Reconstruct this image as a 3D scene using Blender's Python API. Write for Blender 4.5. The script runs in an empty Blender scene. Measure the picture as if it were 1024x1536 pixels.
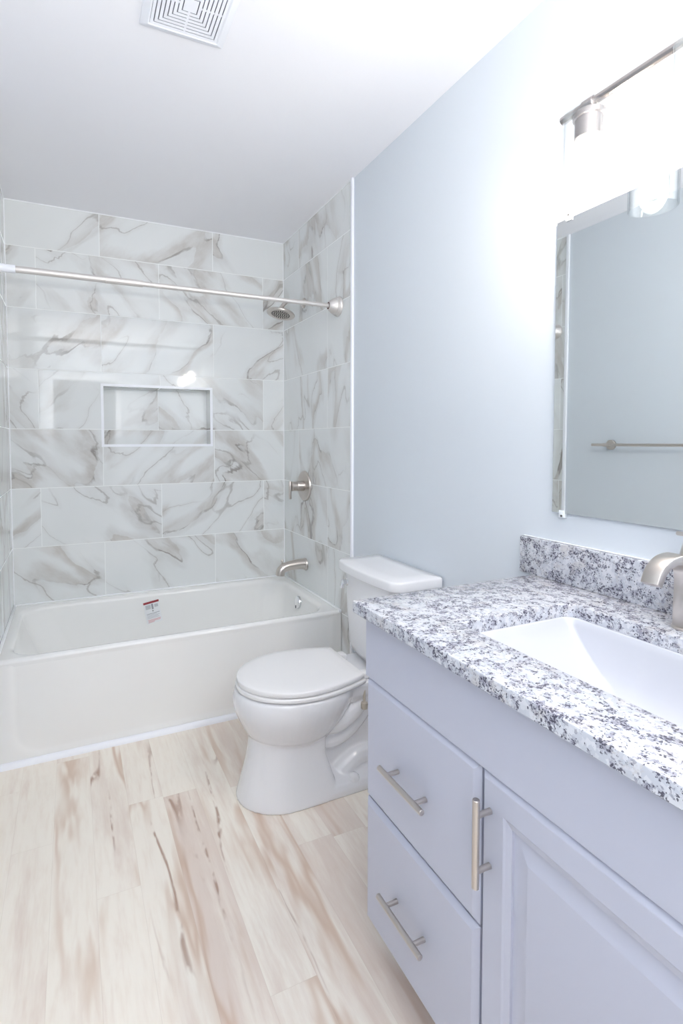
import bpy, bmesh, math, random
from mathutils import Vector, Matrix
random.seed(4)
sc = bpy.context.scene
PI = math.pi

# ------------------------------------------------------------------ camera, world, lights, exposure
FPX, CX, CY = 775.455, 449.702, 695.706
YAW, PIT, ROL = 0.414229, 0.042693, -0.002591
cam_d = bpy.data.cameras.new('camera'); cam = bpy.data.objects.new('camera', cam_d)
sc.collection.objects.link(cam); sc.camera = cam
cam_d.sensor_fit = 'HORIZONTAL'; cam_d.sensor_width = 36
cam_d.lens = FPX / 1024 * 36
cam_d.shift_x = (512 - CX) / 1024; cam_d.shift_y = (CY - 768) / 1024
cam_d.clip_start = 0.01
fw = Vector((math.sin(YAW) * math.cos(PIT), math.cos(YAW) * math.cos(PIT), -math.sin(PIT)))
rt = Vector((math.cos(YAW), -math.sin(YAW), 0)); up = rt.cross(fw)
rt2 = math.cos(ROL) * rt + math.sin(ROL) * up; up2 = -math.sin(ROL) * rt + math.cos(ROL) * up
m = Matrix((rt2, up2, -fw)).transposed().to_4x4()
m.translation = (-1.209217, -2.995196, 1.257422)
cam.matrix_world = m

w = bpy.data.worlds.new('world'); sc.world = w; w.use_nodes = True
w.node_tree.nodes['Background'].inputs[0].default_value = (0.85, 0.92, 1, 1)
w.node_tree.nodes['Background'].inputs[1].default_value = 0.2

def area_light(name, loc, target, sx, sy, power, col):
    d = bpy.data.lights.new(name, 'AREA'); d.shape = 'RECTANGLE'; d.size = sx; d.size_y = sy
    d.energy = power; d.color = col
    o = bpy.data.objects.new(name, d); sc.collection.objects.link(o); o.location = loc
    o.rotation_euler = (Vector(target) - Vector(loc)).to_track_quat('-Z', 'Y').to_euler()
    return o
# fill light added behind the camera, aimed up to bounce off the ceiling
area_light('bounce_fill', (-1.0, -3.75, 1.285), (-1.0, -3.75, 2.47), 0.3, 0.3, 64, (1.0, 0.97, 0.93))
BULB_STRENGTH = 128

sc.view_settings.view_transform = 'Standard'; sc.view_settings.look = 'None'
sc.view_settings.gamma = 1; sc.view_settings.use_curve_mapping = False
sc.view_settings.exposure = 0.21
try:
    cy_ = sc.cycles
    cy_.max_bounces = 20; cy_.diffuse_bounces = 16; cy_.glossy_bounces = 6; cy_.transparent_max_bounces = 16
    cy_.use_denoising = True; cy_.sample_clamp_indirect = 10; cy_.caustics_reflective = False; cy_.caustics_refractive = False
except Exception:
    pass

# ------------------------------------------------------------------ materials
def srgb(r, g, b):
    f = lambda c: (c / 255 / 12.92) if c / 255 <= 0.04045 else ((c / 255 + 0.055) / 1.055) ** 2.4
    return (f(r), f(g), f(b), 1)

class NT:
    def __init__(s, name):
        s.mat = bpy.data.materials.new(name); s.mat.use_nodes = True
        s.t = s.mat.node_tree; s.b = s.t.nodes['Principled BSDF']
    def put(s, sock, v):
        if isinstance(v, bpy.types.NodeSocket): s.t.links.new(v, sock)
        elif v is not None: sock.default_value = v
    def n(s, typ, **kw):
        nd = s.t.nodes.new(typ)
        for k, v in kw.items(): setattr(nd, k, v)
        return nd
    def math(s, op, a, b=None, c=None, clamp=False):
        nd = s.n('ShaderNodeMath', operation=op, use_clamp=clamp)
        s.put(nd.inputs[0], a); s.put(nd.inputs[1], b); s.put(nd.inputs[2], c)
        return nd.outputs[0]
    def vmath(s, op, a, b=None):
        nd = s.n('ShaderNodeVectorMath', operation=op)
        s.put(nd.inputs[0], a); s.put(nd.inputs[1], b)
        return nd.outputs[0]
    def scale(s, a, k):
        nd = s.n('ShaderNodeVectorMath', operation='SCALE'); s.put(nd.inputs[0], a); s.put(nd.inputs['Scale'], k)
        return nd.outputs[0]
    def pos(s):
        return s.n('ShaderNodeNewGeometry').outputs['Position']
    def xyz(s, v):
        nd = s.n('ShaderNodeSeparateXYZ'); s.put(nd.inputs[0], v); return nd.outputs
    def comb(s, x, y, z):
        nd = s.n('ShaderNodeCombineXYZ')
        for i, v in enumerate((x, y, z)): s.put(nd.inputs[i], v)
        return nd.outputs[0]
    def noise(s, vec, scale, detail=3, rough=0.5, dist=0, out='Fac'):
        nd = s.n('ShaderNodeTexNoise'); s.put(nd.inputs['Vector'], vec)
        nd.inputs['Scale'].default_value = scale; nd.inputs['Detail'].default_value = detail
        nd.inputs['Roughness'].default_value = rough; nd.inputs['Distortion'].default_value = dist
        return nd.outputs[out]
    def white(s, vec):
        nd = s.n('ShaderNodeTexWhiteNoise', noise_dimensions='3D'); s.put(nd.inputs['Vector'], vec); return nd.outputs['Value']
    def ramp(s, v, lo, hi, a=0.0, b=1.0, smooth=True):
        nd = s.n('ShaderNodeMapRange', interpolation_type='SMOOTHSTEP' if smooth else 'LINEAR')
        s.put(nd.inputs['Value'], v); nd.inputs['From Min'].default_value = lo; nd.inputs['From Max'].default_value = hi
        nd.inputs['To Min'].default_value = a; nd.inputs['To Max'].default_value = b
        return nd.outputs['Result']
    def mix(s, fac, a, b):
        nd = s.n('ShaderNodeMix', data_type='RGBA')
        s.put(nd.inputs[0], fac); s.put(nd.inputs[6], a); s.put(nd.inputs[7], b)
        return nd.outputs[2]
    def ridge(s, n):
        return s.math('ABSOLUTE', s.math('SUBTRACT', n, 0.5))
    def bump(s, h, strength, dist):
        nd = s.n('ShaderNodeBump'); s.put(nd.inputs['Height'], h)
        nd.inputs['Strength'].default_value = strength; nd.inputs['Distance'].default_value = dist
        s.t.links.new(nd.outputs[0], s.b.inputs['Normal'])

def simple(name, col, rough=0.5, metal=0.0, var=0.02, vscale=6, coat=0.0, spec=0.5):
    k = NT(name)
    n = k.noise(k.pos(), vscale, 3)
    dark = (col[0] * (1 - var), col[1] * (1 - var), col[2] * (1 - var), 1)
    k.put(k.b.inputs['Base Color'], k.mix(n, dark, col))
    k.b.inputs['Roughness'].default_value = rough; k.b.inputs['Metallic'].default_value = metal
    k.b.inputs['Coat Weight'].default_value = coat; k.b.inputs['Specular IOR Level'].default_value = spec
    return k.mat

def paint(name, col, rough):
    k = NT(name)
    p = k.pos()
    k.put(k.b.inputs['Base Color'], k.mix(k.noise(p, 1.5, 2), (col[0] * .985, col[1] * .985, col[2] * .985, 1), col))
    k.b.inputs['Roughness'].default_value = rough
    k.bump(k.noise(p, 260, 2), 0.06, 0.002)
    return k.mat

M = {}
M['wall'] = paint('pale_blue_wall_paint', srgb(210, 216, 222), 0.55)
M['ceiling'] = paint('white_ceiling_paint', srgb(235, 235, 239), 0.8)
M['trim'] = simple('white_trim_paint', srgb(240, 242, 247), 0.35)
M['porcelain'] = simple('glazed_porcelain', srgb(226, 226, 228), 0.12, coat=0.4)
M['sinkwhite'] = simple('glazed_sink', srgb(203, 205, 212), 0.1, coat=0.2)
M['enamel'] = simple('tub_enamel', srgb(237, 237, 235), 0.16, coat=0.3)
M['plastic'] = simple('white_plastic', srgb(236, 238, 244), 0.4)
M['seat'] = simple('white_seat_plastic', srgb(232, 231, 231), 0.22)
M['cabinet'] = simple('lavender_grey_cabinet_paint', srgb(190, 192, 206), 0.38)
M['dark'] = simple('dark_void', srgb(60, 60, 72), 0.8)
M['throat'] = simple('grey_fan_housing', srgb(160, 162, 172), 0.7)
M['chrome'] = simple('chrome', (0.85, 0.86, 0.88, 1), 0.06, 1.0)
M['caulk'] = simple('white_caulk', srgb(240, 242, 244), 0.5)
M['rodwhite'] = simple('satin_rod_metal', srgb(216, 212, 209), 0.42, 0.6)
M['clip'] = simple('clear_clip_plastic', srgb(225, 230, 234), 0.15)
M['rubber'] = simple('dark_nozzle_rubber', srgb(85, 84, 84), 0.6)
M['bronze'] = simple('tarnished_brass', srgb(196, 188, 174), 0.4, 0.4)

def nickel():
    k = NT('brushed_nickel')
    n = k.noise(k.pos(), 4, 1)
    k.put(k.b.inputs['Base Color'], k.mix(n, srgb(203, 196, 190), srgb(209, 202, 196)))
    k.b.inputs['Roughness'].default_value = 0.30
    k.b.inputs['Metallic'].default_value = 1
    return k.mat
M['nickel'] = nickel()
M['fixture'] = simple('dark_brushed_nickel', srgb(172, 166, 164), 0.26, 1.0)

def mirror_mat():
    k = NT('silvered_mirror')
    k.put(k.b.inputs['Base Color'], k.mix(k.noise(k.pos(), 2, 1), (0.90, 0.93, 0.925, 1), (0.91, 0.935, 0.93, 1)))
    k.b.inputs['Metallic'].default_value = 1; k.b.inputs['Roughness'].default_value = 0.0
    return k.mat
M['mirror'] = mirror_mat()

def glass_mat():
    k = NT('clear_glass')
    t = k.t
    tr = k.n('ShaderNodeBsdfTransparent'); lw0 = k.n('ShaderNodeLayerWeight'); lw0.inputs['Blend'].default_value = 0.35
    k.put(tr.inputs[0], k.mix(k.math('POWER', lw0.outputs['Facing'], 2.0), (0.985, 0.988, 0.988, 1), (0.66, 0.67, 0.68, 1)))
    gl = k.n('ShaderNodeBsdfGlossy'); gl.inputs['Roughness'].default_value = 0.02
    gl.inputs['Color'].default_value = (0.9, 0.92, 0.93, 1)
    lw = k.n('ShaderNodeLayerWeight'); lw.inputs['Blend'].default_value = 0.28
    n = k.noise(k.pos(), 3, 1)
    f = k.math('MULTIPLY', lw.outputs['Facing'], k.ramp(n, 0, 1, 0.2, 0.24))
    f = k.math('ADD', f, 0.015)
    mx = k.n('ShaderNodeMixShader')
    t.links.new(f, mx.inputs[0]); t.links.new(tr.outputs[0], mx.inputs[1]); t.links.new(gl.outputs[0], mx.inputs[2])
    t.links.new(mx.outputs[0], t.nodes['Material Output'].inputs['Surface'])
    return k.mat
M['glass'] = glass_mat()

def bulb_mat():
    k = NT('lit_bulb')
    k.b.inputs['Base Color'].default_value = (1, 1, 1, 1)
    k.put(k.b.inputs['Emission Color'], k.mix(k.noise(k.pos(), 5, 1), (1, 0.92, 0.83, 1), (1, 0.935, 0.85, 1)))
    k.b.inputs['Emission Strength'].default_value = BULB_STRENGTH
    return k.mat
M['bulb'] = bulb_mat()

TS, TL, TZ0 = 0.3070, 0.6140, 1.3271            # tile height, tile length, one row line
def tile_mat(name, axis, joint, special=False, seed=0.0, rot=0.75):
    """Marble tile in running bond; axis 0: runs along x, axis 1: runs along y; joint = one vertical joint."""
    k = NT(name)
    x = k.xyz(k.pos()); u = x[axis]; z = x[2]
    rowf = k.math('DIVIDE', k.math('SUBTRACT', z, TZ0), TS)
    row = k.math('FLOOR', rowf); fv = k.math('SUBTRACT', rowf, row)
    if special:                                  # rows 3 and -1 are shifted on this wall, the others line up
        off = k.math('ADD', k.math('COMPARE', row, 3.0, 0.1), k.math('COMPARE', row, -1.0, 0.1))
        off = k.math('MULTIPLY', off, -0.6)
    else:
        off = k.math('MULTIPLY', k.math('FLOORED_MODULO', k.math('ADD', row, 1.0), 2.0), 0.5)
    uf = k.math('ADD', k.math('DIVIDE', k.math('SUBTRACT', u, joint), TL), off)
    col = k.math('FLOOR', uf); fu = k.math('SUBTRACT', uf, col)
    du = k.math('MULTIPLY', k.math('MINIMUM', fu, k.math('SUBTRACT', 1.0, fu)), TL)
    dv = k.math('MULTIPLY', k.math('MINIMUM', fv, k.math('SUBTRACT', 1.0, fv)), TS)
    d = k.math('MINIMUM', du, dv)
    grout = k.ramp(d, 0.0012, 0.0022, 1, 0)
    idv = k.white(k.comb(row, col, seed + 0.37))
    id2 = k.white(k.comb(col, row, seed + 5.11))
    # rotate to the diagonal, sign picked per tile, then stretch
    sg = k.math('SUBTRACT', k.math('MULTIPLY', k.math('GREATER_THAN', id2, 0.35), 2.0), 1.0)
    ca, sa = math.cos(rot), math.sin(rot)
    us = k.math('MULTIPLY', u, sg)
    a = k.math('ADD', k.math('MULTIPLY', us, ca), k.math('MULTIPLY', z, sa))
    b = k.math('SUBTRACT', k.math('MULTIPLY', z, ca), k.math('MULTIPLY', us, sa))
    p = k.comb(k.math('MULTIPLY', a, 0.42), b, k.math('MULTIPLY', idv, 37.0))
    wp = k.noise(p, 2.6, 2, 0.5, out='Color')
    p2 = k.vmath('ADD', p, k.scale(k.vmath('SUBTRACT', wp, (0.5, 0.5, 0.5)), 0.22))
    wf = k.noise(p, 22, 3, 0.6, out='Color')
    p3 = k.vmath('ADD', p2, k.scale(k.vmath('SUBTRACT', wf, (0.5, 0.5, 0.5)), 0.03))
    n1 = k.noise(p3, 3.0, 2.5, 0.5); r1 = k.ridge(n1)
    m1 = k.ramp(k.noise(p, 2.8, 2), 0.30, 0.50)
    wide = k.math('MULTIPLY', k.ramp(r1, 0.012, 0.060, 1, 0), m1)
    side = k.math('SUBTRACT', n1, 0.5)
    broad = k.math('MULTIPLY', k.math('MULTIPLY', k.ramp(side, 0.0, 0.004), k.ramp(side, 0.03, 0.085, 1, 0)), m1)
    tex = k.ramp(k.noise(p3, 14, 5, 0.65), 0.3, 0.75, 0.35, 1.0)
    brk = k.ramp(k.noise(p3, 9, 3, 0.6), 0.42, 0.62)
    thin = k.math('MULTIPLY', k.math('MULTIPLY', k.ramp(r1, 0.0015, 0.008, 1, 0), brk), m1)
    n2 = k.noise(k.vmath('ADD', p3, (3.7, 1.9, 8.2)), 3.4, 2, 0.5); r2 = k.ridge(n2)
    m2 = k.ramp(k.noise(k.vmath('ADD', p, (9.1, 4.2, 1.0)), 3.3, 2), 0.40, 0.56)
    fine = k.math('MULTIPLY', k.ramp(r2, 0.001, 0.007, 1, 0), m2)
    haze = k.math('MULTIPLY', k.ramp(r2, 0.0, 0.05, 1, 0), m2)
    base = k.mix(k.noise(p, 5, 2), srgb(222, 225, 224), srgb(229, 231, 231))
    c = k.mix(k.math('MULTIPLY', k.math('MULTIPLY', broad, tex), 0.54), base, srgb(182, 173, 164))
    c = k.mix(k.math('MULTIPLY', k.math('MULTIPLY', wide, tex), 0.34), c, srgb(172, 165, 158))
    c = k.mix(k.math('MULTIPLY', k.math('MULTIPLY', haze, tex), 0.24), c, srgb(182, 176, 170))
    c = k.mix(k.math('MULTIPLY', fine, 0.5), c, srgb(150, 144, 139))
    c = k.mix(k.math('MULTIPLY', thin, 0.7), c, srgb(122, 112, 105))
    c = k.mix(grout, c, srgb(238, 240, 239))
    k.put(k.b.inputs['Base Color'], c)
    k.put(k.b.inputs['Roughness'], k.ramp(grout, 0, 1, 0.045, 0.6))
    k.bump(k.ramp(d, 0.001, 0.003), 0.35, 0.001)
    return k.mat
M['tile_back'] = tile_mat('marble_tile_back', 0, -0.443, seed=1.0)
M['tile_right'] = tile_mat('marble_tile_right', 1, -0.60, special=True, seed=2.0, rot=1.3)
M['tile_left'] = tile_mat('marble_tile_left', 1, -0.45, seed=3.0, rot=1.3)

def floor_mat():
    k = NT('pale_maple_plank')
    x = k.xyz(k.pos())
    W_, L_ = 0.1165, 1.22
    rf = k.math('DIVIDE', k.math('ADD', x[0], 1.172), W_); row = k.math('FLOOR', rf); fr = k.math('SUBTRACT', rf, row)
    offs = k.white(k.comb(row, 3.3, 1.7))
    cf = k.math('ADD', k.math('DIVIDE', x[1], L_), k.math('MULTIPLY', offs, 5.0)); col = k.math('FLOOR', cf); fc = k.math('SUBTRACT', cf, col)
    idv = k.white(k.comb(row, col, 9.4)); id2 = k.white(k.comb(col, row, 2.6))
    dr = k.math('MULTIPLY', k.math('MINIMUM', fr, k.math('SUBTRACT', 1.0, fr)), W_)
    dc = k.math('MULTIPLY', k.math('MINIMUM', fc, k.math('SUBTRACT', 1.0, fc)), L_)
    seam = k.ramp(k.math('MINIMUM', dr, dc), 0.0004, 0.0012, 1, 0)
    p = k.comb(k.math('ADD', x[0], k.math('MULTIPLY', idv, 31.0)), k.math('MULTIPLY', x[1], 0.14), k.math('MULTIPLY', id2, 17.0))
    wv = k.noise(p, 9, 3, 0.5, out='Color')
    p2 = k.vmath('ADD', p, k.scale(k.vmath('SUBTRACT', wv, (0.5, 0.5, 0.5)), 0.05))
    g = k.noise(p2, 13, 5, 0.62)
    gr = k.noise(p2, 70, 3, 0.6)
    cream = srgb(238, 231, 219); pink = srgb(221, 206, 194); tan = srgb(202, 174, 152); brown = srgb(140, 98, 74)
    tone = k.math('ADD', k.math('MULTIPLY', k.math('SUBTRACT', idv, 0.5), 0.34), g)
    c = k.mix(k.ramp(tone, 0.42, 0.72, 0, 0.95), cream, pink)
    c = k.mix(k.math('MULTIPLY', k.ramp(gr, 0.4, 0.8), 0.18), c, tan)
    n3 = k.noise(p2, 8, 3, 0.55); r3 = k.ridge(n3)
    mk = k.ramp(k.noise(k.vmath('ADD', p, (4.4, 7.7, 2.2)), 6.5, 2), 0.48, 0.62)
    c = k.mix(k.math('MULTIPLY', k.math('MULTIPLY', k.ramp(r3, 0.0, 0.07, 1, 0), mk), 0.8), c, tan)
    pc = k.comb(k.math('ADD', x[0], k.math('MULTIPLY', idv, 13.0)), k.math('MULTIPLY', x[1], 0.10), k.math('MULTIPLY', id2, 23.0))
    wc = k.noise(pc, 45, 3, 0.6, out='Color')
    pc2 = k.vmath('ADD', pc, k.vmath('MULTIPLY', k.vmath('SUBTRACT', wc, (0.5, 0.5, 0.5)), (0.018, 0.0015, 0.0)))
    rc = k.ridge(k.noise(pc2, 9, 1, 0.5)); br = k.ramp(k.noise(k.vmath('MULTIPLY', p, (1.0, 3.0, 1.0)), 30, 2), 0.40, 0.55)
    mc = k.ramp(k.noise(k.vmath('ADD', pc, (1.4, 2.7, 5.2)), 7.5, 2), 0.54, 0.63)
    c = k.mix(k.math('MULTIPLY', k.math('MULTIPLY', k.ramp(rc, 0.002, 0.022, 1, 0), k.math('MULTIPLY', mc, br)), 0.8), c, srgb(158, 122, 100))
    c = k.mix(k.math('MULTIPLY', seam, 0.16), c, srgb(170, 150, 132))
    k.put(k.b.inputs['Base Color'], c)
    k.b.inputs['Roughness'].default_value = 0.38
    k.bump(k.math('SUBTRACT', k.math('MULTIPLY', gr, 0.3), seam), 0.12, 0.001)
    return k.mat
M['floor'] = floor_mat()

def granite():
    k = NT('speckled_granite')
    p = k.pos()
    wv = k.noise(p, 90, 3, 0.6, out='Color')
    p2 = k.vmath('ADD', p, k.scale(k.vmath('SUBTRACT', wv, (0.5, 0.5, 0.5)), 0.010))
    def vor(scale):
        nd = k.n('ShaderNodeTexVoronoi', feature='F1'); k.put(nd.inputs['Vector'], p2); nd.inputs['Scale'].default_value = scale
        return k.xyz(nd.outputs['Color'])
    va = vor(210); vb = vor(340); vc = vor(120)
    cl = k.noise(p, 46, 4, 0.65)
    base = k.mix(k.ramp(vc[1], 0.2, 0.9), srgb(190, 193, 201), srgb(208, 209, 214))
    gm = k.ramp(k.math('ADD', cl, k.math('MULTIPLY', k.math('SUBTRACT', vc[0], 0.5), 0.22)), 0.54, 0.60)
    c = k.mix(k.math('MULTIPLY', gm, 0.75), base, srgb(168, 168, 180))
    tn = k.ramp(k.math('ADD', k.noise(k.vmath('ADD', p, (3, 1, 2)), 26, 3), k.math('MULTIPLY', vb[1], 0.1)), 0.63, 0.68)
    c = k.mix(k.math('MULTIPLY', tn, 0.45), c, srgb(186, 180, 178))
    # dark grains gather where the cluster noise is high
    lim = k.ramp(cl, 0.42, 0.64, 0.03, 0.60)
    dk = k.math('LESS_THAN', va[0], lim)
    c = k.mix(k.math('MULTIPLY', dk, 0.5), c, srgb(112, 110, 126))
    lim2 = k.ramp(cl, 0.44, 0.64, 0.02, 0.42)
    bk = k.math('LESS_THAN', vb[0], lim2)
    c = k.mix(k.math('MULTIPLY', bk, 0.85), c, srgb(58, 56, 72))
    k.put(k.b.inputs['Base Color'], c)
    k.b.inputs['Roughness'].default_value = 0.16
    return k.mat
M['granite'] = granite()

def label_mats():
    M['label_white'] = simple('label_paper', srgb(228, 230, 232), 0.4)
    M['label_red'] = simple('label_dark_red', srgb(150, 48, 58), 0.45)
    M['label_grey'] = simple('label_grey_ink', srgb(150, 152, 158), 0.5)
    M['label_pink'] = simple('label_pink_ink', srgb(222, 178, 182), 0.5)
    M['label_black'] = simple('label_black_ink', srgb(60, 60, 66), 0.5)
label_mats()

# ------------------------------------------------------------------ mesh helpers (all coordinates are world metres)
ORG = {}
def build(name, bm, mat, parent=None, smooth=True, ang=35, mods=None):
    bmesh.ops.recalc_face_normals(bm, faces=bm.faces)
    org = ORG.get(parent.name, Vector((0, 0, 0))) if parent else Vector((0, 0, 0))
    if parent is None and bm.verts:
        lo = Vector([min(v.co[i] for v in bm.verts) for i in range(3)]); hi = Vector([max(v.co[i] for v in bm.verts) for i in range(3)])
        org = Vector(((lo.x + hi.x) / 2, (lo.y + hi.y) / 2, lo.z))
    bmesh.ops.translate(bm, verts=bm.verts, vec=-org)
    me = bpy.data.meshes.new(name); bm.to_mesh(me); bm.free()
    if smooth:
        me.shade_smooth(); me.set_sharp_from_angle(angle=math.radians(ang))
    for mt in (mat if isinstance(mat, (list, tuple)) else [mat]): me.materials.append(mt)
    o = bpy.data.objects.new(name, me); sc.collection.objects.link(o)
    if parent: o.parent = parent
    else: o.location = org
    ORG[o.name] = org
    return o
def thing(name, loc, label, cat, group=None):
    o = bpy.data.objects.new(name, None); sc.collection.objects.link(o); o.location = loc
    o.empty_display_size = 0.1
    o['label'] = label; o['category'] = cat
    if group: o['group'] = group
    ORG[o.name] = Vector(loc)
    return o
def tag(o, label, cat):
    o['label'] = label; o['category'] = cat; return o
def struct(name, bm, mat, smooth=False, ang=35):
    o = build(name, bm, mat, None, smooth, ang); o['kind'] = 'structure'; return o

def box(bm, x0, x1, y0, y1, z0, z1, bev=0.0, seg=2, mi=0):
    r = bmesh.ops.create_cube(bm, size=1.0)
    vs = r['verts']
    for v in vs:
        v.co = Vector((x0 + (v.co.x + .5) * (x1 - x0), y0 + (v.co.y + .5) * (y1 - y0), z0 + (v.co.z + .5) * (z1 - z0)))
    fs = set(f for v in vs for f in v.link_faces)
    for f in fs: f.material_index = mi
    if bev > 0:
        es = list(set(e for v in vs for e in v.link_edges))
        bmesh.ops.bevel(bm, geom=es, offset=bev, segments=seg, profile=0.5, affect='EDGES')
    return bm
def B(): return bmesh.new()

def frame(d):
    d = Vector(d).normalized()
    a = Vector((0, 0, 1)) if abs(d.z) < 0.9 else Vector((1, 0, 0))
    u = d.cross(a).normalized(); v = d.cross(u).normalized()
    return u, v
def skin_rings(bm, rings, cap0=True, cap1=True, close=True, mi=0):
    vr = [[bm.verts.new(p) for p in r] for r in rings]
    n = len(vr[0])
    for i in range(len(vr) - 1):
        for j in range(n if close else n - 1):
            k2 = (j + 1) % n
            f = bm.faces.new((vr[i][j], vr[i][k2], vr[i + 1][k2], vr[i + 1][j])); f.material_index = mi
    if cap0: bm.faces.new(list(reversed(vr[0]))).material_index = mi
    if cap1: bm.faces.new(vr[-1]).material_index = mi
    return vr
def smooth_loft(rings, sub=5):
    out = []; n = len(rings)
    for i in range(n - 1):
        a, b, c, d = rings[max(i - 1, 0)], rings[i], rings[i + 1], rings[min(i + 2, n - 1)]
        for q in range(sub):
            t = q / sub
            out.append([0.5 * ((2 * p1) + (p2 - p0) * t + (2 * p0 - 5 * p1 + 4 * p2 - p3) * t * t + (3 * p1 - p0 - 3 * p2 + p3) * t ** 3) for p0, p1, p2, p3 in zip(a, b, c, d)])
    out.append(rings[-1]); return out
def lathe(bm, origin, axis, prof, n=32, mi=0, caps=True):
    """prof = [(radius, distance along axis)]"""
    o = Vector(origin); d = Vector(axis).normalized(); u, v = frame(d)
    rings = [[o + d * h + (u * math.cos(2 * PI * j / n) + v * math.sin(2 * PI * j / n)) * max(r, 1e-5) for j in range(n)] for r, h in prof]
    skin_rings(bm, rings, caps, caps, True, mi); return bm
def cyl(bm, a, b, r, n=20, bev=0.0):
    a = Vector(a); b = Vector(b); L = (b - a).length
    pr = [(r, 0), (r, L)] if bev <= 0 else [(r - bev, 0), (r, bev), (r, L - bev), (r - bev, L)]
    return lathe(bm, a, b - a, pr, n)
def spline(pts, sub=8):
    P = [Vector(p) for p in pts]; out = []
    for i in range(len(P) - 1):
        p0 = P[max(i - 1, 0)]; p1 = P[i]; p2 = P[i + 1]; p3 = P[min(i + 2, len(P) - 1)]
        for s in range(sub):
            t = s / sub
            out.append(0.5 * ((2 * p1) + (p2 - p0) * t + (2 * p0 - 5 * p1 + 4 * p2 - p3) * t * t + (3 * p1 - p0 - 3 * p2 + p3) * t ** 3))
    out.append(P[-1]); return out
def tube(bm, pts, rad, n=16, sub=8, smooth=True):
    P = spline(pts, sub) if smooth else [Vector(p) for p in pts]
    m_ = len(P)
    R = rad if callable(rad) else (lambda t: rad)
    t0 = (P[1] - P[0]).normalized(); u, v = frame(t0); rings = []
    for i in range(m_):
        t = (P[min(i + 1, m_ - 1)] - P[max(i - 1, 0)]).normalized()
        u = (u - t * u.dot(t)).normalized(); v = t.cross(u)
        r = R(i / (m_ - 1))
        rings.append([P[i] + (u * math.cos(2 * PI * j / n) + v * math.sin(2 * PI * j / n)) * r for j in range(n)])
    skin_rings(bm, rings); return bm
def rrect(cx, cy, hx, hy, r, z, k=8):
    r = max(min(r, hx - 1e-4, hy - 1e-4), 1e-4); pts = []
    for sx, sy, a0 in ((1, 1, 0), (-1, 1, PI / 2), (-1, -1, PI), (1, -1, 1.5 * PI)):
        for i in range(k + 1):
            a = a0 + PI / 2 * i / k
            pts.append(Vector((cx + sx * (hx - r) + r * math.cos(a), cy + sy * (hy - r) + r * math.sin(a), z)))
    return pts

# ------------------------------------------------------------------ the room shell
H = 2.4718; XW = 0.0038; XL = -1.504; YF = -4.2
XTR = 0.0; XTL = -1.5
bm = box(B(), XL - .12, XW + .12, YF - .12, 0.25, -0.08, 0); struct('floor', bm, M['floor'])
bm = box(B(), XL - .12, XW + .12, YF - .12, 0.25, H, H + .08); struct('ceiling', bm, M['ceiling'])
bm = box(B(), XW, XW + .12, YF - .12, 0.25, 0, H); struct('wall_right', bm, M['wall'])
bm = box(B(), XL - .12, XL, YF - .12, 0.25, 0, H); struct('wall_left', bm, M['wall'])
# back wall with its recessed niche
NX0, NX1, NZ0, NZ1, ND = -1.050, -0.466, 1.246, 1.560, 0.09
bm = B()
def quad(bm, *p, mi=0):
    f = bm.faces.new([bm.verts.new(q) for q in p]); f.material_index = mi
xs = [XL, NX0, NX1, XW]; zs = [0, NZ0, NZ1, H]
for i in range(3):
    for j in range(3):
        if i == 1 and j == 1: continue
        quad(bm, (xs[i], 0, zs[j]), (xs[i + 1], 0, zs[j]), (xs[i + 1], 0, zs[j + 1]), (xs[i], 0, zs[j + 1]))
quad(bm, (NX0, ND, NZ0), (NX1, ND, NZ0), (NX1, ND, NZ1), (NX0, ND, NZ1))
for a, b in (((NX0, NZ0), (NX1, NZ0)), ((NX1, NZ0), (NX1, NZ1)), ((NX1, NZ1), (NX0, NZ1)), ((NX0, NZ1), (NX0, NZ0))):
    quad(bm, (a[0], 0, a[1]), (b[0], 0, b[1]), (b[0], ND, b[1]), (a[0], ND, a[1]))
for a, b in (((XL, 0), (XW, 0)), ((XW, 0), (XW, H)), ((XW, H), (XL, H)), ((XL, H), (XL, 0))):
    quad(bm, (a[0], 0, a[1]), (b[0], 0, b[1]), (b[0], 0.2, b[1]), (a[0], 0.2, a[1]))
quad(bm, (XL, 0.2, 0), (XW, 0.2, 0), (XW, 0.2, H), (XL, 0.2, H))
bmesh.ops.remove_doubles(bm, verts=bm.verts, dist=1e-5)
struct('wall_back', bm, M['tile_back'])
# tile cladding on the two alcove ends
YTR, YTL = -0.852, -0.785
bm = box(B(), XTR, XW, YTR, 0, 0, H); struct('wall_right_tile', bm, M['tile_right'])
bm = box(B(), XL, XTL, YTL, 0, 0, H); struct('wall_left_tile', bm, M['tile_left'])
# front wall behind the camera with an open doorway to a dim hall
DX0, DX1, DZ = -1.42, -0.66, 2.06
bm = B()
box(bm, XL, DX0, YF - .12, YF, 0, H); box(bm, DX1, XW, YF - .12, YF, 0, H); box(bm, DX0, DX1, YF - .12, YF, DZ, H)
struct('wall_front', bm, M['wall'])
bm = B()
box(bm, DX0 - .075, DX0 + .003, YF, YF + .018, 0, DZ + .075, .004); box(bm, DX1 - .003, DX1 + .075, YF, YF + .018, 0, DZ + .075, .004)
box(bm, DX0 - .002, DX1 + .002, YF, YF + .018, DZ, DZ + .075, .004)
struct('trim_1', bm, M['trim'], True)
# white edge strips where the tile stops
bm = box(B(), -.009, XW, YTR - .017, YTR, 0, H, .003); struct('trim_2', bm, M['trim'], True)
bm = box(B(), XL, XTL + .009, YTL - .020, YTL, 0, H, .003); struct('trim_3', bm, M['trim'], True)
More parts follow.
